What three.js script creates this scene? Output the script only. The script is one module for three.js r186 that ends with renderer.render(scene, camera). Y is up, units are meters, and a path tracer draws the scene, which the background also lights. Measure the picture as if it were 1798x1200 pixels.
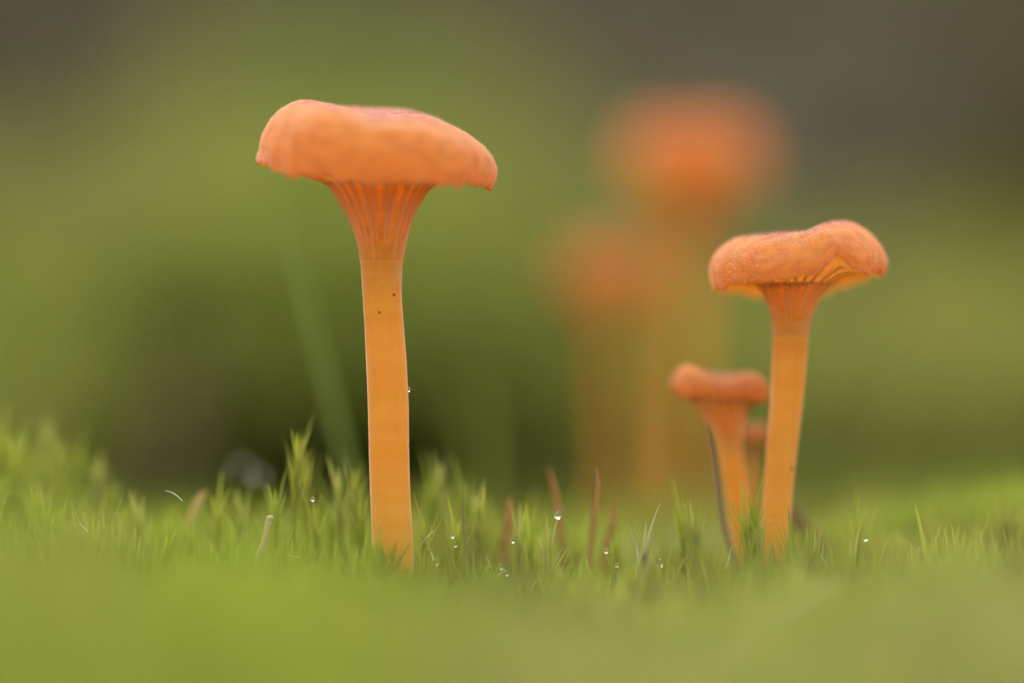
import * as THREE from 'three';
import { ImprovedNoise } from 'three/addons/math/ImprovedNoise.js';
import { mergeGeometries } from 'three/addons/utils/BufferGeometryUtils.js';

// ------------------------------------------------------------------ camera, sky, sun, exposure
const MM = 0.001, DIST = 250, PXMM = 35, CX = 899, CY = 600, LIFT = 13.5;   // a close-up at life size: 35 photo pixels are 1 mm in the plane of focus
const scene = new THREE.Scene();
const camera = new THREE.PerspectiveCamera(2 * Math.atan(600 / PXMM / DIST) * 180 / Math.PI, 1024 / 683, 0.012, 30);
camera.position.set(0, LIFT * MM, DIST * MM);
camera.lookAt(0, LIFT * MM, -1);
camera.focus = DIST * MM;
camera.userData.fStop = camera.getFocalLength() / 28;                        // a pupil 28 mm wide

const renderer = new THREE.WebGLRenderer();
renderer.toneMapping = THREE.LinearToneMapping;
renderer.toneMappingExposure = 2.55;
renderer.shadowMap.enabled = true;

const SUN_DIR = new THREE.Vector3(-0.3, 1, -0.8).normalize();
{
  const w = 256, h = 128, d = new Float32Array(w * h * 4);
  for (let j = 0; j < h; j++) for (let i = 0; i < w; i++) {
    const el = ((j + 0.5) / h - 0.5) * Math.PI, az = ((i + 0.5) / w - 0.5) * 2 * Math.PI;
    const v = new THREE.Vector3(Math.cos(el) * Math.cos(az), Math.sin(el), Math.cos(el) * Math.sin(az));
    const s = Math.max(0, Math.sin(el)), glow = Math.pow(Math.max(0, v.dot(SUN_DIR)), 3);
    const L = 0.62 * (0.80 + 0.62 * s) + 0.2 * glow, k = (j * w + i) * 4;
    d[k] = L * 1.0; d[k + 1] = L * 0.985; d[k + 2] = L * 0.97; d[k + 3] = 1;
  }
  const t = new THREE.DataTexture(d, w, h, THREE.RGBAFormat, THREE.FloatType);
  t.mapping = THREE.EquirectangularReflectionMapping; t.magFilter = THREE.LinearFilter; t.needsUpdate = true;
  scene.background = t; scene.environment = t;
}
const sun = new THREE.DirectionalLight(new THREE.Color(1, 0.96, 0.88), 1.35);
sun.position.copy(SUN_DIR).multiplyScalar(2); sun.castShadow = true; sun.shadow.radius = 45;
sun.shadow.camera.left = sun.shadow.camera.bottom = -0.5; sun.shadow.camera.right = sun.shadow.camera.top = 0.5; sun.shadow.camera.far = 6;
scene.add(sun, sun.target);

// ------------------------------------------------------------------ helpers
function rng(seed) { let a = seed >>> 0; return () => { a = (a + 0x6d2b79f5) | 0; let t = Math.imul(a ^ (a >>> 15), 1 | a); t = (t + Math.imul(t ^ (t >>> 7), 61 | t)) ^ t; return ((t ^ (t >>> 14)) >>> 0) / 4294967296; }; }
const R0 = rng(7), rnd = (a, b) => a + (b - a) * R0();
const pn = new ImprovedNoise(), noise = (x, y, z = 0) => pn.noise(x + 31.7, y + 17.3, z + 5.1);
const fbm = (x, y, z = 0) => noise(x, y, z) * 0.55 + noise(x * 2.1, y * 2.1, z * 2.1) * 0.28 + noise(x * 4.3, y * 4.3, z * 4.3) * 0.17;
const clamp = (v, a = 0, b = 1) => Math.min(b, Math.max(a, v)), mix = (a, b, t) => a + (b - a) * t;
const smooth = (a, b, v) => { const t = clamp((v - a) / (b - a)); return t * t * (3 - 2 * t); };
const lin = (r, g, b) => new THREE.Color().setRGB(r, g, b);
// a photo pixel and the depth behind the plane of focus (mm, from what the thing stands on) to a point in metres
const P = (px, py, zb = 0) => { const s = (DIST + zb) / DIST; return new THREE.Vector3((px - CX) / PXMM * s * MM, ((CY - py) / PXMM * s + LIFT) * MM, -zb * MM); };
const taken = {};
function numbered(n) { const k = taken[n] = (taken[n] ?? -1) + 1; return k ? n + '_' + String(k).padStart(3, '0') : n; }
function tag(o, label, category, group) { o.userData.label = label; o.userData.category = category; if (group) o.userData.group = group; return o; }
function shade(o) { o.traverse((c) => { if (c.isMesh) { c.castShadow = c.receiveShadow = true; } }); return o; }
function thing(name, pos, label, category, group) { const g = new THREE.Group(); g.name = numbered(name); g.position.copy(pos); scene.add(g); return tag(g, label, category, group); }
function mesh(name, geo, mat, parent) { const m = new THREE.Mesh(geo, mat); m.name = name; m.castShadow = m.receiveShadow = true; parent.add(m); return m; }
// a grid of points f(i, j) made into a surface
function gridGeo(nu, nv, f, { colors, wrapU = false, flip = false, uv } = {}) {
  const p = [], c = [], u = [], ix = [], W = nu + 1;
  for (let j = 0; j <= nv; j++) for (let i = 0; i <= nu; i++) {
    const q = f(i / nu, j / nv); p.push(q.x, q.y, q.z);
    if (colors) { const k = colors(i / nu, j / nv, q); c.push(k.r, k.g, k.b); }
    const t = uv ? uv(i / nu, j / nv, q) : [i / nu, j / nv]; u.push(t[0], t[1]);
  }
  for (let j = 0; j < nv; j++) for (let i = 0; i < nu; i++) {
    const a = j * W + i, b = a + 1, d = a + W, e = d + 1;
    flip ? ix.push(a, d, b, b, d, e) : ix.push(a, b, d, b, e, d);
  }
  const g = new THREE.BufferGeometry();
  g.setAttribute('position', new THREE.Float32BufferAttribute(p, 3)); g.setAttribute('uv', new THREE.Float32BufferAttribute(u, 2));
  if (colors) g.setAttribute('color', new THREE.Float32BufferAttribute(c, 3));
  g.setIndex(ix); g.computeVertexNormals();
  if (wrapU) {   // the seam shares its normals
    const n = g.attributes.normal;
    for (let j = 0; j <= nv; j++) {
      const a = j * W, b = a + nu, v = new THREE.Vector3(n.getX(a) + n.getX(b), n.getY(a) + n.getY(b), n.getZ(a) + n.getZ(b)).normalize();
      n.setXYZ(a, v.x, v.y, v.z); n.setXYZ(b, v.x, v.y, v.z);
    }
  }
  return g;
}
function catmull(pts, t) {   // pts: arrays of numbers, t 0..1 along them
  const n = pts.length - 1, x = clamp(t) * n, i = Math.min(n - 1, Math.floor(x)), f = x - i;
  const a = pts[Math.max(0, i - 1)], b = pts[i], c = pts[i + 1], d = pts[Math.min(n, i + 2)];
  return b.map((_, k) => 0.5 * (2 * b[k] + (c[k] - a[k]) * f + (2 * a[k] - 5 * b[k] + 4 * c[k] - d[k]) * f * f + (3 * b[k] - a[k] - 3 * c[k] + d[k]) * f * f * f));
}
function tex(size, fn, srgb = true) {   // fn(u, v) gives rgb 0..1
  const d = new Uint8Array(size * size * 4);
  for (let j = 0; j < size; j++) for (let i = 0; i < size; i++) { const c = fn(i / size, j / size), k = (j * size + i) * 4; for (let n = 0; n < 3; n++) d[k + n] = clamp(c[n]) * 255; d[k + 3] = 255; }
  const t = new THREE.DataTexture(d, size, size); t.wrapS = t.wrapT = THREE.RepeatWrapping; t.magFilter = THREE.LinearFilter; t.minFilter = THREE.LinearMipmapLinearFilter; t.generateMipmaps = true;
  if (srgb) t.colorSpace = THREE.SRGBColorSpace; t.needsUpdate = true; return t;
}
// noise that repeats over the unit square
const tnoise = (u, v, f, s = 0) => { const a = u * 2 * Math.PI, b = v * 2 * Math.PI, k = f / (2 * Math.PI); return pn.noise(Math.cos(a) * k + 9 + s, Math.sin(a) * k + Math.cos(b) * k * 0.7 + 3, Math.sin(b) * k + 5 + s); };

// ------------------------------------------------------------------ materials
const skinMap = tex(512, (u, v) => { const n = tnoise(u, v, 9) * 0.07 + tnoise(u, v, 40, 3) * 0.06 + tnoise(u, v, 120, 7) * 0.07; const k = 0.95 + n; return [k + 0.02, k, k - 0.02]; });
const skinBump = tex(512, (u, v) => { const k = 0.5 + tnoise(u, v, 60, 2) * 0.45 + tnoise(u, v, 150, 4) * 0.5; return [k, k, k]; }, false);
const waxy = (c, o = {}) => new THREE.MeshPhysicalMaterial({ color: c, map: skinMap, bumpMap: skinBump, bumpScale: 0.00002, roughness: 1, transmission: 0.42, thickness: 0, ior: 1.4, vertexColors: true, side: THREE.DoubleSide, ...o });
const M = {
  cap: waxy(lin(1, 1, 1), { sheen: 0.2, sheenColor: lin(1, 0.7, 0.64), sheenRoughness: 0.35, transmission: 0.7, specularIntensity: 0.3, bumpScale: 0.00005 }),
  stem: waxy(lin(1, 1, 1), { map: null, transmission: 0.64, specularIntensity: 0.6 }),
  funnel: waxy(lin(1, 1, 1), { transmission: 0.64, specularIntensity: 0.6 }),
  gill: waxy(lin(0.96, 0.66, 0.34), { vertexColors: false, transmission: 0.6, specularIntensity: 0.4, bumpMap: null }),
  gillOrange: waxy(lin(0.97, 0.68, 0.28), { vertexColors: false, transmission: 0.6, specularIntensity: 0.4, bumpMap: null }),
  fuzz: new THREE.MeshPhysicalMaterial({ color: lin(0.92, 0.88, 0.82), roughness: 1, transmission: 0.35, thickness: 0, side: THREE.DoubleSide }),
  speck: new THREE.MeshStandardMaterial({ color: lin(0.16, 0.05, 0.01), roughness: 0.8 }),
  moss: new THREE.MeshPhysicalMaterial({ color: lin(1, 1, 1), roughness: 1, specularIntensity: 0.35, transmission: 0.5, thickness: 0, side: THREE.DoubleSide }),
  water: new THREE.MeshPhysicalMaterial({ color: 0xffffff, roughness: 0.02, transmission: 1, thickness: 0.0005, ior: 1.33 }),
  fibre: new THREE.MeshPhysicalMaterial({ color: lin(0.75, 0.72, 0.62), roughness: 0.5, transmission: 0.3, thickness: 0 }),
};
const solid = (c, o = {}) => new THREE.MeshPhysicalMaterial({ color: c, roughness: 1, side: THREE.DoubleSide, map: skinMap, ...o });
const leafy = (c, t = 0.4) => solid(c, { transmission: t, thickness: 0 });

// ------------------------------------------------------------------ ground
// height in mm above the base of the mushrooms; x to the right, zb behind the plane of focus
const gauss = (x, z, cx, cz, rx, rz, h) => h * Math.exp(-(((x - cx) / rx) ** 2) - ((z - cz) / rz) ** 2);
// the edge of the moss bank behind, how high it stands there, its top, and the hollow that runs in under it
const edgeAt = (x) => 104 + noise(x * 0.03, 2) * 26 + noise(x * 0.11, 9) * 7 - gauss(x, 0, -46, 0, 20, 1, 30);
const edgeHigh = (x) => mix(mix(1, 14, smooth(-33, -24, x)), 4.5, smooth(-6, 8, x)) + noise(x * 0.07, 4) * 3;
const bankTop = (x, zb) => { const t = Math.max(0, zb - edgeAt(x)), far = Math.max(0, t - 130); return edgeHigh(x) + Math.pow(t, 0.92) * 0.27 + far * 0.16 + fbm(x * 0.035, zb * 0.035, 8) * 8 * smooth(0, 40, t) + fbm(x * 0.012, zb * 0.012, 1) * 26 * smooth(100, 300, t); };
const hollowAt = (x) => smooth(-33, -27, x) * (1 - smooth(-3, 4, x)), HOLLOW = 38;
function ground(x, zb) {
  let y = fbm(x * 0.09, zb * 0.09) * 1.6;
  y += gauss(x, zb, -29, 9, 7, 9, 5.6) + gauss(x, zb, -25, -50, 10, 18, 3.8) + gauss(x, zb, -14, -40, 7, 14, 0.6) + gauss(x, zb, 30, 16, 8, 16, 3.5) + gauss(x, zb, 19, -42, 8, 14, 0.8);
  y -= gauss(x, zb, 4, -22, 8, 17, 2.6);
  const k = smooth(0, 12, x), low = smooth(30 + 16 * k, 62 + 6 * k, zb);
  y = mix(y, -7 + fbm(x * 0.05, zb * 0.05, 3) * 5, low);
  const e = edgeAt(x) + HOLLOW * hollowAt(x), up = smooth(e - 5, e + 5, zb);
  if (up > 0) y = mix(y, bankTop(x, zb), up);
  if (zb > 1500) y -= (zb - 1500) * 0.35;
  if (zb < -170) y -= smooth(-170, -240, zb) * 6;
  return y;
}
const greenness = (x, zb) => clamp(0.9 + fbm(x * 0.014, zb * 0.014, 4) * 0.8 - smooth(140, 255, zb) * 0.8 - smooth(4, 45, x) * smooth(118, 180, zb) * 0.7);
{
  const soil = tex(256, (u, v) => { const n = tnoise(u, v, 14) * 0.3 + tnoise(u, v, 50, 2) * 0.35 + tnoise(u, v, 110, 5) * 0.3, k = 0.72 + n; return [k, k * 0.98, k * 0.94]; });
  const m = new THREE.MeshPhysicalMaterial({ color: 0xffffff, vertexColors: true, roughness: 1, specularIntensity: 0.2, map: soil });
  const nx = 300, nz = 420, wx = (u) => { const t = u * 2 - 1; return Math.sinh(t * 4.2) / Math.sinh(4.2) * 2500; };
  const wz = (v) => v < 0.2 ? mix(-1200, -180, Math.pow(v / 0.2, 0.35)) : v < 0.8 ? mix(-180, 420, (v - 0.2) / 0.6) : 420 + Math.pow((v - 0.8) / 0.2, 1.8) * 3600;
  const g = gridGeo(nx, nz, (u, v) => { const x = wx(u), z = wz(v); return new THREE.Vector3(x * MM, (ground(x, z) - 1.2) * MM, -z * MM); }, {
    colors: (u, v, q) => {
      const x = q.x / MM, z = -q.z / MM, gr = greenness(x, z), n = fbm(x * 0.06, z * 0.06, 6);
      const br = lin(0.085 + n * 0.045, 0.073 + n * 0.038, 0.034 + n * 0.02), gn = lin(0.13, 0.15, 0.025);
      return br.lerp(gn, smooth(0.3, 0.6, gr + n * 0.3));
    }, uv: (u, v, q) => [q.x / 0.03, q.z / 0.03],
  });
  const o = mesh('ground', g, m, scene); o.userData.kind = 'structure';
  // the lip of the bank that hangs over the hollow: a slab with a rounded front edge, run into the ground at its ends
  const ring = 26, slab = gridGeo(90, ring, (u, v) => {
    const x = mix(-42, 14, u), a = v * 2, e = edgeAt(x), sink = (1 - hollowAt(x)) * 9, thick = 6 + noise(x * 0.2, 3) * 2;
    const back = e + HOLLOW + 14, zb = a < 1 ? mix(back, e - 3, a) : mix(e - 3, back, a - 1), lipped = Math.sqrt(clamp((zb - e + 3) / 7));
    const y = a < 1 ? bankTop(x, zb) + 0.2 - sink - (1 - lipped) * thick * 0.5 : bankTop(x, Math.min(zb, e + 20)) - thick * 0.5 - lipped * thick * 0.5 - sink;
    return new THREE.Vector3(x * MM, (y - 1.2) * MM, -zb * MM);
  }, { colors: (u, v, q) => { const n = fbm(q.x / MM * 0.06, q.z / MM * 0.06, 6); return lin(0.26, 0.28, 0.06).lerp(lin(0.16, 0.22, 0.02), clamp(0.45 + n * 1.8)); }, uv: (u, v, q) => [q.x / 0.03, q.z / 0.03] });
  m.side = THREE.DoubleSide;
  mesh('bank', slab, m, scene).userData.kind = 'structure';
}

// ------------------------------------------------------------------ moss
// one pointed, keeled leaf standing on the origin, 1 unit tall
function leafGeo(w, bend, n = 6) {
  const p = [], ix = [];
  for (let i = 0; i <= n; i++) {
    const t = i / n, hw = w * (0.55 + 0.9 * t) * Math.pow(1 - t, 0.8), z = bend * t * t;
    p.push(-hw, t, z + hw * 0.35, 0, t, z, hw, t, z + hw * 0.35);
    if (i < n) { const a = i * 3; for (const k of [0, 1]) ix.push(a + k, a + k + 1, a + k + 3, a + k + 1, a + k + 4, a + k + 3); }
  }
  const g = new THREE.BufferGeometry(); g.setAttribute('position', new THREE.Float32BufferAttribute(p, 3)); g.setIndex(ix); g.computeVertexNormals(); return g;
}
const LEAVES = [leafGeo(0.062, 0.10), leafGeo(0.054, 0.2), leafGeo(0.07, -0.06), leafGeo(0.045, 0.26)];
const stalkGeo = new THREE.CylinderGeometry(0.03, 0.045, 1, 6).translate(0, 0.5, 0);
// where the leaves of a shoot sit: a matrix and a leaf form each; the shoot is 1 unit tall
function shootPlan(r, n, spread) {
  const out = [];
  for (let i = 0; i < n; i++) {
    const t = i / (n - 1), y = mix(0.05, 0.48, t), az = i * 2.4 + r() * 0.5, tilt = mix(spread, 0.05, Math.pow(t, 1.4)) * (0.7 + 0.6 * r()), len = mix(0.44, 0.54, t) * (0.8 + 0.4 * r());
    const q = new THREE.Quaternion().setFromEuler(new THREE.Euler(tilt, az, 0, 'YXZ'));
    out.push([new THREE.Matrix4().compose(new THREE.Vector3(0, y, 0), q, new THREE.Vector3(len, len, len)), Math.floor(r() * LEAVES.length)]);
  }
  return out;
}
function shootGeo(seed, n, spread) {
  const r = rng(seed), parts = shootPlan(r, n, spread).map(([m, k]) => LEAVES[k].clone().applyMatrix4(m));
  const st = stalkGeo.clone().scale(0.7, 0.6, 0.7); st.deleteAttribute('uv'); parts.push(st);
  return mergeGeometries(parts);
}
const wide = (k) => LOW.map((g) => g.clone().scale(k, 1, k));
function lowShoot(seed, n, spread) { const r = rng(seed); return mergeGeometries(shootPlan(r, n, spread).map(([m]) => leafGeo(0.14, 0.15, 3).applyMatrix4(m))); }
const LOW = [lowShoot(31, 10, 0.8), lowShoot(32, 12, 1.1), lowShoot(33, 8, 0.6)];
const SHOOTS = [shootGeo(1, 15, 0.5), shootGeo(2, 17, 0.62), shootGeo(3, 12, 0.34), shootGeo(4, 15, 0.8)];
function scatter(name, label, category, mat, geos, places) {   // places: [x mm, zb mm, height mm, lean, tint]
  const per = geos.map(() => []); places.forEach((p) => per[Math.floor(R0() * geos.length)].push(p));
  const root = new THREE.Group(); root.name = name; root.userData.kind = 'stuff'; tag(root, label, category); scene.add(root);
  per.forEach((list, k) => {
    const im = new THREE.InstancedMesh(geos[k], mat, list.length), m = new THREE.Matrix4(), q = new THREE.Quaternion();
    list.forEach(([x, zb, h, lean, tint, lift = 0], i) => {
      q.setFromEuler(new THREE.Euler(lean * rnd(-1, 1), rnd(0, 6.28), lean * rnd(-1, 1), 'XYZ'));
      m.compose(new THREE.Vector3(x * MM, (ground(x, zb) - 1.2 + lift) * MM, -zb * MM), q, new THREE.Vector3(h, h, h).multiplyScalar(MM));
      im.setMatrixAt(i, m); im.setColorAt(i, tint);
    });
    im.name = name + '_shoots'; im.userData.kind = 'stuff'; im.castShadow = im.receiveShadow = true; root.add(im);
  });
}
const mossTint = (x, zb) => {
  const n = fbm(x * 0.10, zb * 0.10, 2), m = fbm(x * 0.4, zb * 0.4, 9), k = 0.85 + 0.5 * R0();
  const c = lin(0.29, 0.315, 0.04).lerp(lin(0.19, 0.265, 0.022), clamp(0.5 + n * 1.6));
  const tan = smooth(0.12, 0.4, fbm(x * 0.07 + 4, zb * 0.05, 12) + m * 0.4 + (gauss(x, zb, 8, -58, 9, 26, 1) + gauss(x, zb, 25, -60, 7, 30, 1)) * 0.6 - 0.06);
  c.lerp(lin(0.22, 0.19, 0.03), 0.6 * smooth(0.1, 0.4, noise(x * 0.12, zb * 0.06, 33)));   // patches of old, browned moss
  return c.lerp(lin(0.38, 0.33, 0.16), tan * 0.8).multiplyScalar(k * (1 + noise(x * 0.13, zb * 0.07, 21) * 0.5));
};
{
  const near = [], front = [];
  for (let i = 0; i < 35000; i++) {   // the cushion round the mushrooms and towards the camera
    const zb = R0() < 0.62 ? rnd(-22, 40) : rnd(-150, 60), x = rnd(-56, 56) * (0.55 + 0.45 * (DIST + zb) / DIST);
    const clump = fbm(x * 0.35, zb * 0.35, 5), h = 3.6 + clump * 4.2 + rnd(-0.6, 0.8);
    (zb < -24 ? front : near).push([x, zb, clamp(zb < -24 ? h - 1.6 + Math.pow(R0(), 4) * 3.5 : zb < -2 ? h - 0.9 : h, 1.6, 6.8), 0.16, mossTint(x, zb)]);
  }
  scatter('moss_cushion', 'carpet of yellow green pointed moss that the mushrooms grow from', 'moss', M.moss, SHOOTS, near);
  scatter('moss_foreground', 'blurred olive moss in front of the mushrooms', 'moss', M.moss, LOW, front);
  const far = [];
  for (let i = 0; i < 20000; i++) {
    const zb = 36 + Math.pow(R0(), 1.3) * 460, x = rnd(-1, 1) * (75 + zb * 0.32), e = edgeAt(x);
    const roof = hollowAt(x) > 0.5 && zb > e - 2 && zb < e + HOLLOW && R0() < 0.75 ? bankTop(x, Math.max(e, zb)) - ground(x, zb) : 0;   // on top of the lip, or below it
    if (R0() > smooth(0.28, 0.62, greenness(x, zb) + rnd(-0.1, 0.1))) continue;
    const n = fbm(x * 0.03, zb * 0.03, 15), c = lin(0.285, 0.29, 0.065).lerp(lin(0.175, 0.23, 0.02), clamp(0.45 + n * 1.8)).multiplyScalar(rnd(0.8, 1.2));
    far.push([x, zb, zb < 95 ? rnd(3.5, 6) : rnd(6, 11), 0.4, c, roof]);
  }
  scatter('moss_bank', 'soft mossy hummocks and bank rising behind the mushrooms', 'moss', M.moss, LOW, far);
}
{ // leaf litter on the bank
  const lg = gridGeo(4, 6, (u, v) => { const w = Math.sin(Math.PI * clamp(v * 0.96 + 0.02)) * 0.32, x = (u * 2 - 1) * w; return new THREE.Vector3(x, Math.abs(x) * 0.5 + Math.sin(v * 3) * 0.12, v - 0.5); });
  const lg2 = gridGeo(4, 6, (u, v) => { const w = Math.sin(Math.PI * clamp(v * 0.96 + 0.02)) * 0.2, x = (u * 2 - 1) * w; return new THREE.Vector3(x, -Math.abs(x) * 0.9 + Math.sin(v * 5) * 0.09, v - 0.5); });
  const list = [];
  for (let i = 0; i < 2600; i++) {
    const zb = 210 + Math.pow(R0(), 1.2) * 1000, x = rnd(-1, 1) * (90 + zb * 0.5);
    if (greenness(x, zb) > rnd(0.25, 0.75)) continue;
    list.push([x, zb, rnd(14, 38), 0.6, lin(0.13, 0.108, 0.055).lerp(lin(0.09, 0.076, 0.038), R0()).multiplyScalar(rnd(0.75, 1.25)), rnd(1.5, 5)]);
  }
  scatter('leaf_litter', 'faded brown leaf litter strewn over the bank behind', 'leaf litter', M.moss, [lg, lg2], list);
}

// ------------------------------------------------------------------ mushrooms
// caps: for some azimuths (0 to the right, 90 towards the camera) the outline from the middle of the cap over the rim to the neck, [radius, height] in photo pixels at the mushroom's own depth
function capSurface(x0, keys, zb, o = {}) {
  const ks = [...keys].sort((a, b) => a[0] - b[0]), s = (DIST + zb) / DIST, lobes = o.lobes ?? 26, seed = o.seed ?? 0;
  const at = (phi) => {   // the outline at an azimuth, periodic and smooth
    const d = ((phi * 180 / Math.PI) % 360 + 360) % 360, n = ks.length;
    let i = 0; while (i < n - 1 && ks[i + 1][0] <= d) i++;
    if (d < ks[0][0]) i = n - 1;
    const a = ks[i], b = ks[(i + 1) % n], span = ((b[0] - a[0]) % 360 + 360) % 360 || 360, f = (((d - a[0]) % 360 + 360) % 360) / span, w = f * f * (3 - 2 * f);
    return a[1].map((p, k) => [mix(p[0], b[1][k][0], w), mix(p[1], b[1][k][1], w)]);
  };
  const cache = new Map(), N = keys[0][1].length - 1, rimT = 8 / N;
  return (phi, t) => {
    const key = Math.round(phi * 1e4); if (!cache.has(key)) cache.set(key, at(phi));
    let [r, y] = catmull(cache.get(key), t);
    const cx = Math.cos(phi), cz = Math.sin(phi), e = Math.exp(-(((t - rimT) / 0.12) ** 2)), side = smooth(0.25, 0.5, t) * (1 - smooth(rimT, rimT + 0.25, t));
    const size = o.size ?? 1, w = fbm(cx * 2 + seed, cz * 2, t * 2), w2 = noise(cx * 9 + seed, cz * 9, 2);
    r += (w * 7 * side + e * w2 * 4) * size + side * Math.cos(phi * lobes + w2 * 2) * 1.1 * size;
    y += (w * 5 * side + e * (Math.cos(phi * lobes + w2 * 2) * 4 + noise(cx * 14 + seed, cz * 14, 7) * 11)) * size + fbm(cx * r * 0.03, cz * r * 0.03, seed + 3) * 5 * size * (1 - side) * smooth(0, 0.1, t) * (1 - smooth(0.3, 0.4, t));
    const q = P(x0 + r * cx, y, zb); q.z += r * cz / PXMM * s * MM; return q;
  };
}
function stemSurface(rings, zb, wob = 0.6, seed = 0) {   // rings: [height, middle x, radius] in photo pixels
  const s = (DIST + zb) / DIST;
  return (phi, t) => {
    const [y, x, r] = catmull(rings, t), n = 1 + fbm(Math.cos(phi) * 1.3 + seed, Math.sin(phi) * 1.3, y * 0.012) * 0.035 * wob + Math.cos(phi * 11 + seed) * 0.004;
    const q = P(x + r * n * Math.cos(phi), y, zb); q.z += r * n * Math.sin(phi) / PXMM * s * MM; return q;
  };
}
// tiny hairs all over a surface, too small to pick apart
const hairGeo = new THREE.ConeGeometry(0.16, 1, 3, 1).translate(0, 0.5, 0);
function fuzz(S, count, t0, t1, len, tint, parent, seed) {
  const im = new THREE.InstancedMesh(hairGeo, M.fuzz, count), r = rng(seed), m = new THREE.Matrix4(), up = new THREE.Vector3(0, 1, 0), q = new THREE.Quaternion();
  for (let i = 0; i < count; i++) {
    const phi = r() * 2 * Math.PI, t = mix(t0, t1, r()), e = 0.004, a = S(phi, t), du = S(phi + e, t).sub(a), dv = S(phi, Math.min(1, t + e)).sub(a);
    const n = du.cross(dv).normalize(); if (n.lengthSq() < 0.5) n.set(0, 1, 0);
    n.add(new THREE.Vector3(r() - 0.5, r() - 0.5, r() - 0.5).multiplyScalar(0.9)).normalize();
    q.setFromUnitVectors(up, n); const l = len * (0.5 + r()) * MM;
    m.compose(a.sub(parent.position), q, new THREE.Vector3(l, l, l)); im.setMatrixAt(i, m); im.setColorAt(i, tint.clone().multiplyScalar(0.7 + 0.5 * r()));
  }
  im.name = 'fuzz'; im.userData.kind = 'stuff'; im.castShadow = im.receiveShadow = true; parent.add(im);
}
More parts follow.
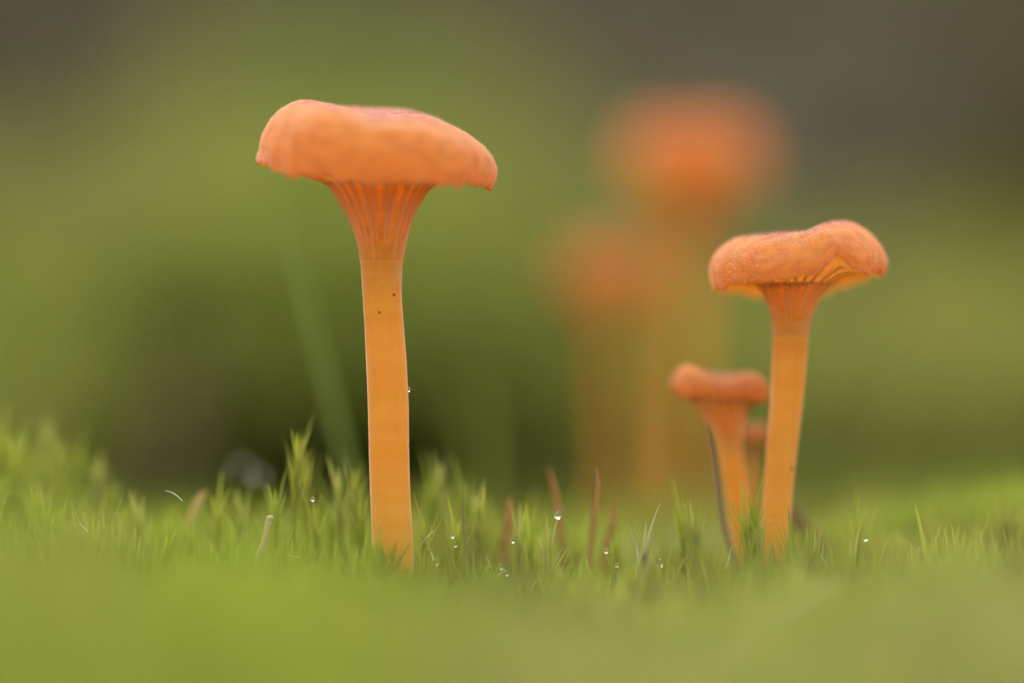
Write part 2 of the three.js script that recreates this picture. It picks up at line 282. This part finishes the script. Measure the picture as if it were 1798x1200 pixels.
function mushroom(o) {
  const { zb, x0 } = o, sz = o.size ?? 1, s = (DIST + zb) / DIST;
  const last = o.rings[o.rings.length - 1], base = P(last[1], last[0], zb);
  const g = thing('mushroom', base, o.label, 'mushroom', o.group), C = capSurface(x0, o.cap, zb, o);
  const loc = (S) => (phi, t) => S(phi, t).sub(base);
  const nu = o.fine ?? 160, nv = Math.round(nu * 0.6), L = loc(C);
  const capGeo = gridGeo(nu, nv, (u, v) => L(-u * 2 * Math.PI, v), {
    wrapU: true, flip: true, uv: (u, v) => [u * 5, v * 2.4],
    colors: (u, v, q) => {   // pigment: scurfy wine-red disc breaking up into orange flesh, yellow fringe
      const x = q.x / MM / sz, z = q.z / MM / sz, y = q.y / MM / sz, n = fbm(x * 0.7 + (o.seed ?? 0), y * 0.7, z * 0.7), f = noise(x * 6, y * 6, z * 6), str = noise(u * 60, v * 2, o.seed ?? 0);
      const c = lin(0.93, 0.42, 0.12).lerp(lin(0.95, 0.50, 0.14), clamp(0.45 + n * 0.8 + str * 0.3));
      c.lerp(lin(0.70, 0.20, 0.13), smooth(0.03, -0.10, v - 0.25 + n * 0.16 + f * 0.05) * 0.75);
      return c.lerp(lin(0.97, 0.72, 0.30), smooth(0.66, 0.72, v + n * 0.08) * 0.9);
    },
  });
  const cap = mesh('cap', capGeo, M.cap, g);
  // stem and the funnel that carries the gills
  const S = loc(stemSurface(o.rings, zb, 1, o.seed));
  mesh('stem', gridGeo(64, 120, (u, v) => S(-u * 2 * Math.PI, v), {
    wrapU: true, flip: true, uv: (u, v) => [u * 0.6, v * 5],
    colors: (u, v, q) => { const n = fbm(Math.cos(u * 6.28) * 1.1, Math.sin(u * 6.28) * 1.1, v * 7 + (o.seed ?? 0)), st = noise(u * 40, v * 5, 3), b = noise(0.3, v * 26, o.seed ?? 0); return lin(0.78, 0.40, 0.05).lerp(lin(0.86, 0.49, 0.095), clamp(0.5 + n * 0.6 + st * 0.2 + b * 0.6)); },
  }), M.stem, g);
  const F = loc(stemSurface(o.funnel, zb, 1, o.seed));
  mesh('funnel', gridGeo(80, 40, (u, v) => F(-u * 2 * Math.PI, v), {
    wrapU: true, flip: true, uv: (u, v) => [u * 3, v * 1.5],
    colors: (u, v) => { const n = fbm(Math.cos(u * 6.28) * 2, Math.sin(u * 6.28) * 2, v * 3); return lin(0.91, 0.38, 0.04).lerp(lin(0.94, 0.46, 0.08), clamp(0.45 + n * 1.5)).lerp(lin(0.82, 0.445, 0.072), smooth(0.62, 0.92, v + n * 0.3)); },
  }), M.funnel, g);
  // gills: each a thin ridge from the rim inwards and down the funnel
  const ng = o.gills ?? 0, N = o.cap[0][1].length - 1;
  for (let k = 0; k < ng; k++) {
    const rr = rng(k * 13 + 5 + (o.seed ?? 0) * 100), phi = (k + (rr() - 0.5) * 0.35) / ng * 2 * Math.PI, short = 0.62 + rr() * 0.36, path = [];
    const nA = 7, nB = 14;
    for (let i = 0; i < nA; i++) { const t = mix(9.3 / N, 1, i / nA); path.push([C, t]); }
    for (let i = 0; i <= nB; i++) path.push([stemSurface(o.funnel, zb, 1, o.seed), i / nB * short]);
    const pts = path.map(([f, t]) => f(phi, t).sub(base)), rad = new THREE.Vector3(Math.cos(phi), 0, Math.sin(phi)), side = new THREE.Vector3(-Math.sin(phi), 0, Math.cos(phi)), n = pts.length - 1;
    const depth = (t) => (o.gillDepth ?? 0.3) * sz * s * MM * Math.pow(Math.sin(Math.PI * clamp(0.06 + t * 0.94)), 0.55), half = (o.gillHalf ?? 0.095) * sz * s * MM;
    const cross = [[-1, -0.4], [-1, 0.75], [-0.45, 1], [0.45, 1], [1, 0.75], [1, -0.4]];
    mesh('gill', gridGeo(5, n, (u, v) => {
      const i = Math.round(v * n), a = pts[Math.max(0, i - 1)], b = pts[Math.min(n, i + 1)], tan = b.clone().sub(a).normalize();
      const nor = new THREE.Vector3().crossVectors(side, tan).normalize(); if (nor.dot(rad.clone().add(new THREE.Vector3(0, -1, 0))) < 0) nor.negate();
      const [cu, cd] = cross[Math.round(u * 5)], d = depth(i / n) * (0.15 + 0.85 * (1 - smooth(0.55, 1, i / n))), fade = 1 - smooth(0.6, 1, i / n), taper = 0.2 + 0.8 * fade;
      return pts[i].clone().addScaledVector(side, cu * half * taper).addScaledVector(nor, cd * d);
    }), o.gillMat ?? M.gill, g);
  }
  if (o.fuzz) {
    fuzz(C, o.fuzz, 0.04, 0.66, 0.055, lin(1.0, 0.72, 0.6), g, 11);
    fuzz(stemSurface(o.rings, zb, 1, o.seed), Math.round(o.fuzz * 0.35), 0.14, 1, 0.042, lin(1, 0.84, 0.62), g, 12);
  }
  for (const [py, phi, r] of o.specks ?? []) {   // dark specks sitting on the skin of the stem
    const t0 = o.rings[0][0], t = (() => { let a = 0, b = 1; for (let i = 0; i < 30; i++) { const m = (a + b) / 2; catmull(o.rings, m)[0] < py ? a = m : b = m; } return a; })();
    const q = S(phi, t), sp = mesh('speck', new THREE.IcosahedronGeometry(r * MM, 2).scale(1, 1.2, 0.5), M.speck, g); sp.position.copy(q); sp.rotation.y = Math.PI / 2 - phi;
  }
  return { g, cap, S: stemSurface(o.rings, zb, 1, o.seed), rings: o.rings };
}
const big = mushroom({
  x0: 668, zb: 0, seed: 1, gills: 26, fine: 240, fuzz: 16000, gillDepth: 0.13, gillHalf: 0.125,
  label: 'tallest orange mushroom standing alone with a thick straight stem and ribbed neck', 
  cap: [
    [0, [[0, 208], [50, 203], [90, 208], [135, 227], [170, 248], [195, 274], [204, 302], [199, 320], [190, 330], [183, 322], [150, 313], [110, 318], [84, 330]]],
    [90, [[0, 208], [60, 208], [100, 211], [140, 220], [170, 238], [190, 268], [195, 297], [191, 320], [184, 331], [175, 325], [140, 314], [105, 317], [86, 328]]],
    [135, [[0, 208], [60, 202], [100, 194], [140, 194], [168, 208], [192, 236], [203, 270], [205, 296], [201, 313], [191, 309], [150, 306], [108, 315], [88, 326]]],
    [180, [[0, 208], [60, 194], [98, 181], [131, 176.5], [159, 182], [186, 202], [206, 236], [211, 262], [218, 281], [207, 287], [160, 300], [112, 314], [90, 324]]],
    [270, [[0, 208], [60, 195], [110, 185], [150, 189], [180, 203], [200, 229], [206, 252], [202, 274], [195, 290], [186, 286], [150, 294], [110, 309], [86, 326]]],
  ],
  funnel: [[318, 668, 96], [332, 668, 83], [346, 668, 73], [362, 668, 65], [380, 669, 57], [400, 670, 50.5], [420, 670, 45.3], [440, 670, 41], [458, 670, 38]],
  rings: [[458, 670, 38], [472, 670, 36.4], [490, 670.3, 35.2], [520, 671, 34.3], [600, 676, 34.8], [700, 681, 35.8], [800, 683, 35.2], [900, 686.5, 35.4], [1000, 692, 35.2], [1095, 696, 34]],
  specks: [[518, 0.9, 0.075], [549, 1.75, 0.06], [783, 0.12, 0.06], [972, 2.05, 0.06]],
});
const mid = mushroom({
  x0: 1402, zb: 2.6, seed: 2, gillMat: M.gillOrange, gills: 26, fine: 220, fuzz: 7000, size: 0.78, gillDepth: 0.13, gillHalf: 0.11, lobes: 21,
  label: 'second tallest orange mushroom with notched wavy cap rim beside two small ones',
  cap: [
    [0, [[0, 425], [35, 403], [60, 390], [90, 390], [120, 404], [143, 429], [155, 452], [156, 466], [152, 477], [144, 477], [110, 478], [80, 488], [56, 500]]],
    [44, [[0, 425], [35, 405], [62, 393], [92, 396], [120, 410], [139, 434], [149, 456], [148, 470], [143, 480], [135, 478], [105, 480], [78, 488], [57, 500]]],
    [64, [[0, 425], [35, 408], [62, 399], [90, 402], [113, 412], [128, 425], [133, 438], [131, 448], [127, 456], [120, 456], [96, 472], [74, 486], [57, 500]]],
    [81, [[0, 425], [38, 411], [68, 407], [98, 414], [123, 430], [138, 452], [143, 468], [142, 478], [138, 486], [130, 484], [100, 486], [75, 492], [58, 502]]],
    [110, [[0, 425], [40, 413], [70, 411], [100, 419], [125, 436], [141, 456], [147, 472], [145, 484], [140, 493], [132, 489], [100, 489], [75, 494], [58, 503]]],
    [180, [[0, 425], [40, 420], [75, 416], [105, 418], [130, 430], [147, 448], [154, 470], [152, 490], [147, 507], [138, 504], [105, 496], [75, 498], [62, 505]]],
    [270, [[0, 425], [40, 415], [70, 409], [100, 413], [125, 428], [142, 452], [149, 476], [149, 501], [147, 519], [139, 515], [108, 504], [78, 500], [60, 505]]],
  ],
  funnel: [[496, 1395, 68], [506, 1394, 57], [518, 1392, 49], [532, 1391, 42.5], [545, 1391, 38.2], [555, 1390.7, 36], [565, 1390, 34.4]],
  rings: [[565, 1390, 34.4], [573, 1389.6, 33.5], [583, 1389, 32.7], [600, 1388, 31.4], [700, 1382, 29], [800, 1372, 27.3], [900, 1364, 25.3], [1000, 1362, 23], [1070, 1361, 22]],
  specks: [[824, 0.75, 0.07]],
});
const small = mushroom({
  x0: 1268, zb: 5.2, seed: 3, gillMat: M.gillOrange, gills: 20, fine: 140, size: 0.45, gillDepth: 0.3, lobes: 15,
  label: 'small orange mushroom with two humped cap leaning against the stem of a taller one',
  cap: [
    [0, [[0, 662], [20, 658], [38, 654], [54, 654], [68, 661], [78, 672], [83, 686], [81, 697], [75, 704], [66, 706], [54, 708], [45, 712], [40, 718]]],
    [90, [[0, 662], [20, 661], [34, 662], [44, 666], [52, 673], [57, 681], [58, 687], [57, 692], [54, 695], [51, 696], [48, 699], [45, 703], [42, 709]]],
    [180, [[0, 662], [22, 657], [42, 646], [57, 640], [73, 644], [85, 658], [90, 676], [86, 688], [78, 696], [68, 694], [58, 694], [50, 699], [45, 705]]],
    [270, [[0, 664], [22, 662], [42, 658], [56, 658], [66, 662], [74, 670], [76, 680], [73, 688], [68, 695], [60, 694], [51, 697], [46, 703], [42, 709]]],
  ],
  funnel: [[698, 1268, 58], [708, 1270, 48], [720, 1272, 39], [735, 1275, 32], [750, 1278, 27.2], [762, 1279.5, 24.6], [774, 1280.8, 23]],
  rings: [[774, 1280.8, 23], [780, 1281.5, 22.5], [789, 1282.4, 22], [800, 1284, 21.5], [850, 1290, 19.5], [900, 1296, 17.5], [960, 1301, 15], [1010, 1303, 14], [1060, 1303, 13]],
});
const tiny = mushroom({
  x0: 1326, zb: 9.5, seed: 4, gills: 0, fine: 90, size: 0.16, lobes: 9,
  label: 'tiniest orange mushroom half hidden between two stems',
  cap: [0, 90, 180, 270].map((a, i) => [a, [[0, 750], [8, 748], [14, 746], [18, 747 + i], [21, 751], [23.5, 758], [24, 765], [23, 770], [21, 774], [19, 773], [15, 773], [12, 776], [10, 781]]]),
  funnel: [[776, 1325, 13], [781, 1325, 10.5], [788, 1324, 9], [798, 1323, 8], [810, 1322, 7]],
  rings: [[779, 1325, 9], [795, 1323, 8], [820, 1321, 7.6], [900, 1318, 7.6], [1000, 1316, 7.4], [1050, 1316, 7]],
});
const stock = (x0, y0, w, h) => [0, 90, 180, 270].map((a, i) => [a, [[0, 0.25], [0.3, 0.14], [0.52, 0.03], [0.7, 0.04 + 0.03 * (i % 3)], [0.85, 0.14], [0.95, 0.36], [1, 0.6], [0.98, 0.82], [0.93, 0.98], [0.88, 0.94], [0.7, 0.92], [0.52, 0.97], [0.4, 1.08]].map(([r, y]) => [r * w * (1 + 0.05 * Math.cos(i * 2)), y0 + y * h])]);
const behind = 'blurred mushrooms behind';
mushroom({
  x0: 1212, zb: 52, seed: 5, gills: 0, fine: 110, size: 0.8, label: 'large orange mushroom far behind, tallest of the blurred cluster',
  cap: stock(1212, 210, 120, 108),
  funnel: [[318, 1212, 68], [334, 1212, 57], [350, 1211, 50], [375, 1210, 40], [400, 1210, 34], [430, 1209, 28]],
  rings: [[345, 1211, 40], [390, 1210, 33], [430, 1209, 27], [520, 1207, 21], [650, 1203, 19], [800, 1198, 19], [900, 1196, 19], [1000, 1196, 19]],
});
mushroom({
  x0: 1072, zb: 54, seed: 6, gills: 0, fine: 110, size: 0.5, label: 'shorter orange mushroom of the blurred cluster, small round cap',
  cap: stock(1075, 425, 80, 90),
  funnel: [[512, 1075, 40], [524, 1075, 34], [540, 1076, 30], [560, 1077, 23], [590, 1078, 19]],
  rings: [[535, 1076, 24], [570, 1078, 19], [620, 1080, 14], [700, 1084, 12.5], [800, 1090, 12.5], [900, 1095, 12.5], [1000, 1096, 12.5]],
});

// ------------------------------------------------------------------ single moss shoots that stand out of the cushion
{
  const plans = [shootPlan(rng(21), 17, 0.15), shootPlan(rng(22), 14, 0.2), shootPlan(rng(23), 18, 0.3)];
  const tints = [lin(0.31, 0.33, 0.04), lin(0.25, 0.31, 0.03), lin(0.34, 0.35, 0.08), lin(0.34, 0.30, 0.15)].map((c) => { const m = M.moss.clone(); m.color = c; return m; });
  const stand = (list, label, group, tint) => list.forEach(([px, py, zb], i) => {
    const top = P(px, py, zb), gy = ground(top.x / MM, zb) - 1.2, h = top.y / MM - gy;
    if (h < 1) return;
    const g = thing('moss_shoot', new THREE.Vector3(top.x, gy * MM, top.z), label, 'moss', group); g.rotation.set(rnd(-0.06, 0.06), rnd(0, 6.28), rnd(-0.08, 0.08));
    const mat = tints[tint ?? i % 3], scale = Math.min(h, 5.2) * MM, y0 = h * MM - scale;
    const st = mesh('stalk', stalkGeo, mat, g); st.scale.set(scale * 0.7, y0 + scale * 0.58, scale * 0.7);
    for (const [m, k] of plans[i % 3]) { const l = mesh('leaf', LEAVES[k], mat, g); l.applyMatrix4(m); l.position.multiplyScalar(scale); l.position.y += y0; l.scale.multiplyScalar(scale); }
  });
  const G = 'moss shoots standing out of the cushion';
  stand([[509, 738, 2.2]], 'tallest moss shoot, bright yellow green, beside the tallest mushroom', G);
  stand([[532, 775, 4.5], [488, 830, 1], [470, 850, 3], [560, 855, 2], [585, 850, 4], [606, 800, 3.5], [622, 795, 4.5], [632, 840, 2], [420, 850, 4], [378, 842, 3], [330, 880, 1], [250, 862, 3], [205, 870, 5], [150, 860, 4]], 'pointed green moss shoot between the tallest mushroom and the mossy mound', G);
  stand([[737, 880, 0.5], [755, 800, 5], [772, 790, 6.5], [800, 880, 2], [828, 815, 6], [845, 840, 4], [858, 870, 3], [880, 885, 5], [905, 885, 2], [922, 868, 7], [941, 893, 0], [958, 905, 0.5], [1005, 900, 3], [1070, 905, 2], [1100, 920, 4], [1150, 930, 2], [1175, 915, 4]], 'slim green moss shoot between the tallest mushroom and the withered leaf', G);
  stand([[1117, 897, 0.4]], 'pale bleached moss shoot among the green ones', undefined, 3);
  stand([[1206, 852, 2.5], [1216, 868, 2.2], [1232, 880, 1.5], [1318, 862, -0.8], [1332, 850, -0.5], [1345, 905, -1]], 'bright moss shoot in front of the small mushrooms', G);
  stand([[1388, 905, 0.8], [1421, 916, 0.4], [1433, 921, 0.6], [1410, 940, 0], [1450, 950, 1]], 'short moss shoot in front of the brown twig', G);
  stand([[1511, 876, 1.2], [1519, 890, 2], [1500, 925, 0]], 'tall moss shoot tuft standing clear beyond the brown twig', G);
  stand([[1575, 950, 2], [1600, 965, 1], [1628, 955, 3], [1655, 935, 3], [1540, 960, 1]], 'low moss shoot on the far side of the brown twig', G);
  stand([[10, 720, 8], [40, 735, 10], [75, 722, 9], [100, 745, 7], [128, 760, 9], [160, 790, 8], [25, 745, 5], [190, 815, 8]], 'soft moss shoot on top of the mossy mound', G);
}

// ------------------------------------------------------------------ blades, needles, twigs, fibres
// a strip or a round stalk along points in photo pixels and depth [px, py, zb, width mm]
function blade(name, pts, mat, label, category, group, round = false) {
  const w3 = pts.map(([x, y, z, w]) => [...P(x, y, z).toArray(), w * MM]), base = new THREE.Vector3(...w3[w3.length - 1].slice(0, 3));
  const g = thing(name, base, label, category, group), n = 28, sec = round ? 8 : 4;
  const geo = gridGeo(sec, n, (u, v) => {
    const a = catmull(w3, v), b = catmull(w3, Math.min(1, v + 0.01)), c = catmull(w3, Math.max(0, v - 0.01)), tan = new THREE.Vector3(b[0] - c[0], b[1] - c[1], b[2] - c[2]).normalize();
    const s = new THREE.Vector3().crossVectors(tan, new THREE.Vector3(0.25, 0, 1)).normalize(), f = new THREE.Vector3().crossVectors(s, tan), q = new THREE.Vector3(a[0], a[1], a[2]).sub(base), hw = a[3] / 2;
    if (round) { const k = 1 + noise(v * 12, Math.cos(u * 6.28), hw * 9e3) * 0.25; return q.addScaledVector(s, Math.cos(u * 2 * Math.PI) * hw * k).addScaledVector(f, Math.sin(u * 2 * Math.PI) * hw * k); }
    const x = u * 2 - 1; return q.addScaledVector(s, x * hw).addScaledVector(f, Math.abs(x) * hw * 0.5);
  }, { wrapU: round, uv: (u, v) => [u, v * 4] });
  mesh(round ? 'stalk' : 'blade', geo, mat, g); return g;
}
blade('grass_blade', [[500, 330, 17, 0.1], [515, 420, 17, 0.35], [540, 540, 17, 0.42], [570, 660, 17, 0.46], [602, 790, 17, 0.46], [630, 930, 17, 0.46]], leafy(lin(0.16, 0.23, 0.04)), 'long slender dark green grass blade behind the tallest mushroom', 'grass');
blade('grass_blade', [[822, 640, 42, 0.15], [832, 720, 42, 0.55], [838, 800, 42, 0.7], [842, 930, 42, 0.7]], leafy(lin(0.2, 0.26, 0.03)), 'short blurred green grass blade behind the moss, beside the red-brown needles', 'grass');
blade('withered_leaf', [[1241, 746, 2.6, 0.08], [1250, 785, 2.6, 0.22], [1258, 840, 2.7, 0.28], [1264, 890, 2.6, 0.34], [1277, 950, 2.6, 0.34], [1296, 1010, 2.6, 0.3]], solid(lin(0.2, 0.14, 0.09), { transmission: 0.4, specularIntensity: 0.3 }), 'withered dark grey-brown leaf standing against the small mushroom', 'leaf');
blade('twig', [[352, 560, 66, 0.8], [335, 640, 66, 1.5], [315, 730, 66, 1.8], [292, 840, 66, 2], [280, 930, 66, 2]], solid(lin(0.13, 0.11, 0.06), { specularIntensity: 0.3 }), 'blurred grey-brown stalk standing in the dark cut behind the mound', 'twig', undefined, true);
blade('twig', [[1376, 885, 8, 0.7], [1400, 915, 8, 0.8], [1430, 950, 8, 0.8], [1475, 1000, 8, 0.85]], solid(lin(0.17, 0.09, 0.05)), 'brown twig leaning behind the second tallest mushroom', 'twig', undefined, true);
const rust = solid(lin(0.44, 0.23, 0.085), { transmission: 0.25, specularIntensity: 0.4 });
for (const [x, y, x2, y2, z, w, label] of [[963, 822, 990, 985, 4.2, 0.4, 'tallest red-brown dead needle in the moss, a drop hanging before it'], [1046, 822, 1036, 975, 3, 0.32, 'slimmest red-brown dead needle, upright next to the tallest needle'], [893, 872, 884, 975, 4, 0.5, 'broad red-brown dead needle nearest the thick lone mushroom stem'], [1078, 885, 1062, 970, 4.5, 0.42, 'short leaning red-brown dead needle beside the pale bleached shoot']])
  blade('dry_needle', [[x, y, z, 0.08], [mix(x, x2, 0.2) + 4, mix(y, y2, 0.2), z, w * 0.7], [mix(x, x2, 0.5) + 3, mix(y, y2, 0.5), z, w], [x2, y2, z, w], [x2 - 3, y2 + 40, z, w]], rust, label, 'needle', 'dead needles in the moss', true);
const straw = solid(lin(0.42, 0.35, 0.2));
{
  const g = blade('straw_stub', [[474, 911, 0, 0.34], [468, 935, 0, 0.33], [459, 965, 0, 0.33], [450, 995, 0, 0.33], [445, 1030, 0, 0.33]], straw, 'broken pale straw stub with a rounded tip lying in the moss', 'straw', undefined, true);
  const t = mesh('tip', new THREE.SphereGeometry(0.2 * MM, 14, 10), straw, g); t.position.copy(P(474, 911, 0)).sub(g.position); t.scale.set(1, 0.8, 1);
}
blade('awn', [[812, 852, 0.4, 0.02], [813, 875, 0.4, 0.06], [814, 920, 0.4, 0.11], [818, 985, 0.4, 0.13]], leafy(lin(0.26, 0.22, 0.08)), 'thin olive pointed awn upright in the moss', 'awn', undefined, true);
blade('straw', [[1470, 1010, -16, 0.35], [1380, 1050, -22, 0.5], [1290, 1090, -28, 0.55], [1210, 1160, -34, 0.6], [1120, 1240, -40, 0.6]], solid(lin(0.4, 0.32, 0.19)), 'blurred tan straw lying across the front moss', 'straw', undefined, true);
const fib = [[[838, 1024], [855, 1019], [872, 1012], [886, 1003]], [[853, 976], [860, 992], [867, 1012], [864, 1022]], [[945, 1008], [935, 1020], [926, 1038]], [[948, 1014], [938, 1026], [930, 1040]], [[975, 1044], [990, 1038], [1008, 1036]], [[738, 930], [750, 955], [762, 985]], [[762, 932], [748, 945], [735, 962]], [[830, 1002], [838, 1015], [846, 1024]], [[290, 862], [305, 867], [320, 880]], [[140, 902], [139, 918], [153, 934]], [[490, 970], [508, 976], [528, 980]], [[470, 1005], [490, 1012], [515, 1018]], [[312, 1042], [322, 1030], [330, 1036]], [[1285, 960], [1279, 985], [1274, 1000]], [[1440, 975], [1450, 990], [1446, 1010]], [[1118, 960], [1122, 985], [1126, 1000]]];
fib.forEach((p, i) => {
  const pts = p.map(([x, y], k) => [x, y, rnd(-0.5, 0.6), k ? 0.045 : 0.02]);
  blade('fibre', pts, M.fibre, p[0][0] < 400 ? 'fine pale curved hair on the moss by the mossy mound' : p[0][0] < 600 ? 'fine pale hair lying by the straw stub' : p[0][0] < 770 ? 'fine pale hair crossing another beside the tallest mushroom' : p[0][0] < 880 ? 'fine pale hair by the drops below the broad needle' : p[0][0] < 1100 ? 'fine pale hair by the drops below the tallest needle' : p[0][0] < 1200 ? 'fine pale hair under the bleached shoot' : p[0][0] < 1400 ? 'fine pale hair at the foot of the withered leaf' : 'fine pale hair by the brown twig', 'fibre', 'fine pale hairs caught in the moss', true);
});
blade('moss_capsule', [[1618, 965, 1.5, 0.3], [1608, 982, 1.5, 0.25], [1598, 1000, 1.5, 0.16], [1592, 1030, 1.5, 0.16]], straw, 'pale drooping moss capsule on the far side of the brown twig', 'moss capsule', undefined, true);
blade('husk', [[362, 862, 5, 0.12], [352, 874, 5, 0.4], [343, 890, 5, 0.5], [332, 915, 5, 0.4], [320, 945, 5, 0.25]], solid(lin(0.42, 0.30, 0.12), { transmission: 0.3 }), 'curled orange-brown husk in the moss by the mossy mound', 'husk');

// ------------------------------------------------------------------ water drops
const dropGeo = new THREE.SphereGeometry(1, 24, 18);
function drop(px, py, zb, r, label, group, squash = 1.15, at) {
  const m = new THREE.Mesh(dropGeo, M.water); m.name = numbered('water_drop'); m.position.copy(at ?? P(px, py, zb)); r *= 0.8; m.scale.set(r, r * squash, r).multiplyScalar(MM); m.castShadow = m.receiveShadow = true; scene.add(m);
  tag(m, label, 'water drop', group);
}
const inMoss = 'water drops in the moss';
for (const [label, list] of [
  ['tiny water drop in the moss between the tallest mushroom and the awn', [[766, 988, 0.1, 0.18], [794, 941, 0.4, 0.14], [799, 958, 0.4, 0.12]]],
  ['tiny water drop in the cluster below the broad red-brown needle', [[881, 996, 0, 0.17], [879, 1014, 0.3, 0.16], [890, 1008, 0.5, 0.15], [900, 950, 0.9, 0.14]]],
  ['water drop hanging in front of the tallest red-brown needle', [[979, 905, 1.2, 0.22]]],
  ['tiny water drop low in the moss below the tallest red-brown needle', [[985, 1020, 0, 0.15], [972, 1042, -0.4, 0.2], [982, 1037, -0.2, 0.12]]],
  ['tiny water drop between the short red-brown needle and the pale shoot', [[1083, 993, 0.8, 0.13], [1064, 968, 0.8, 0.15]]],
  ['water drop between the pale bleached shoot and the withered leaf', [[1159, 990, 1, 0.22]]],
  ['tiny water drop between the straw stub and the tallest mushroom', [[549, 877, 0.6, 0.13]]],
  ['minute water drop touching the foot of the tallest mushroom', [[632, 978, 0, 0.06], [638, 992, 0, 0.06]]],
  ['water drop on the moss tuft beyond the brown twig', [[1520, 945, 1.4, 0.2]]],
]) for (const [x, y, z, r] of list) drop(x, y, z, r, label, inMoss);
for (const [x, y, z, r] of [[425, 820, 20, 0.26], [455, 836, 16, 0.22]]) drop(x, y, z, r, 'larger blurred water drop on the moss behind, beside the grass blade', 'larger drops behind');
drop(718, 684, 0, 0.09, 'water drop clinging to the side of the tallest mushroom stem', undefined, 1.8);
drop(665, 917, -1, 0.07, 'water drop on the face of the tallest mushroom stem low down', undefined, 1);
drop(1352, 913, 1.7, 0.12, 'water drop low on the stem of the second tallest mushroom', undefined, 1);

shade(scene);
renderer.render(scene, camera);
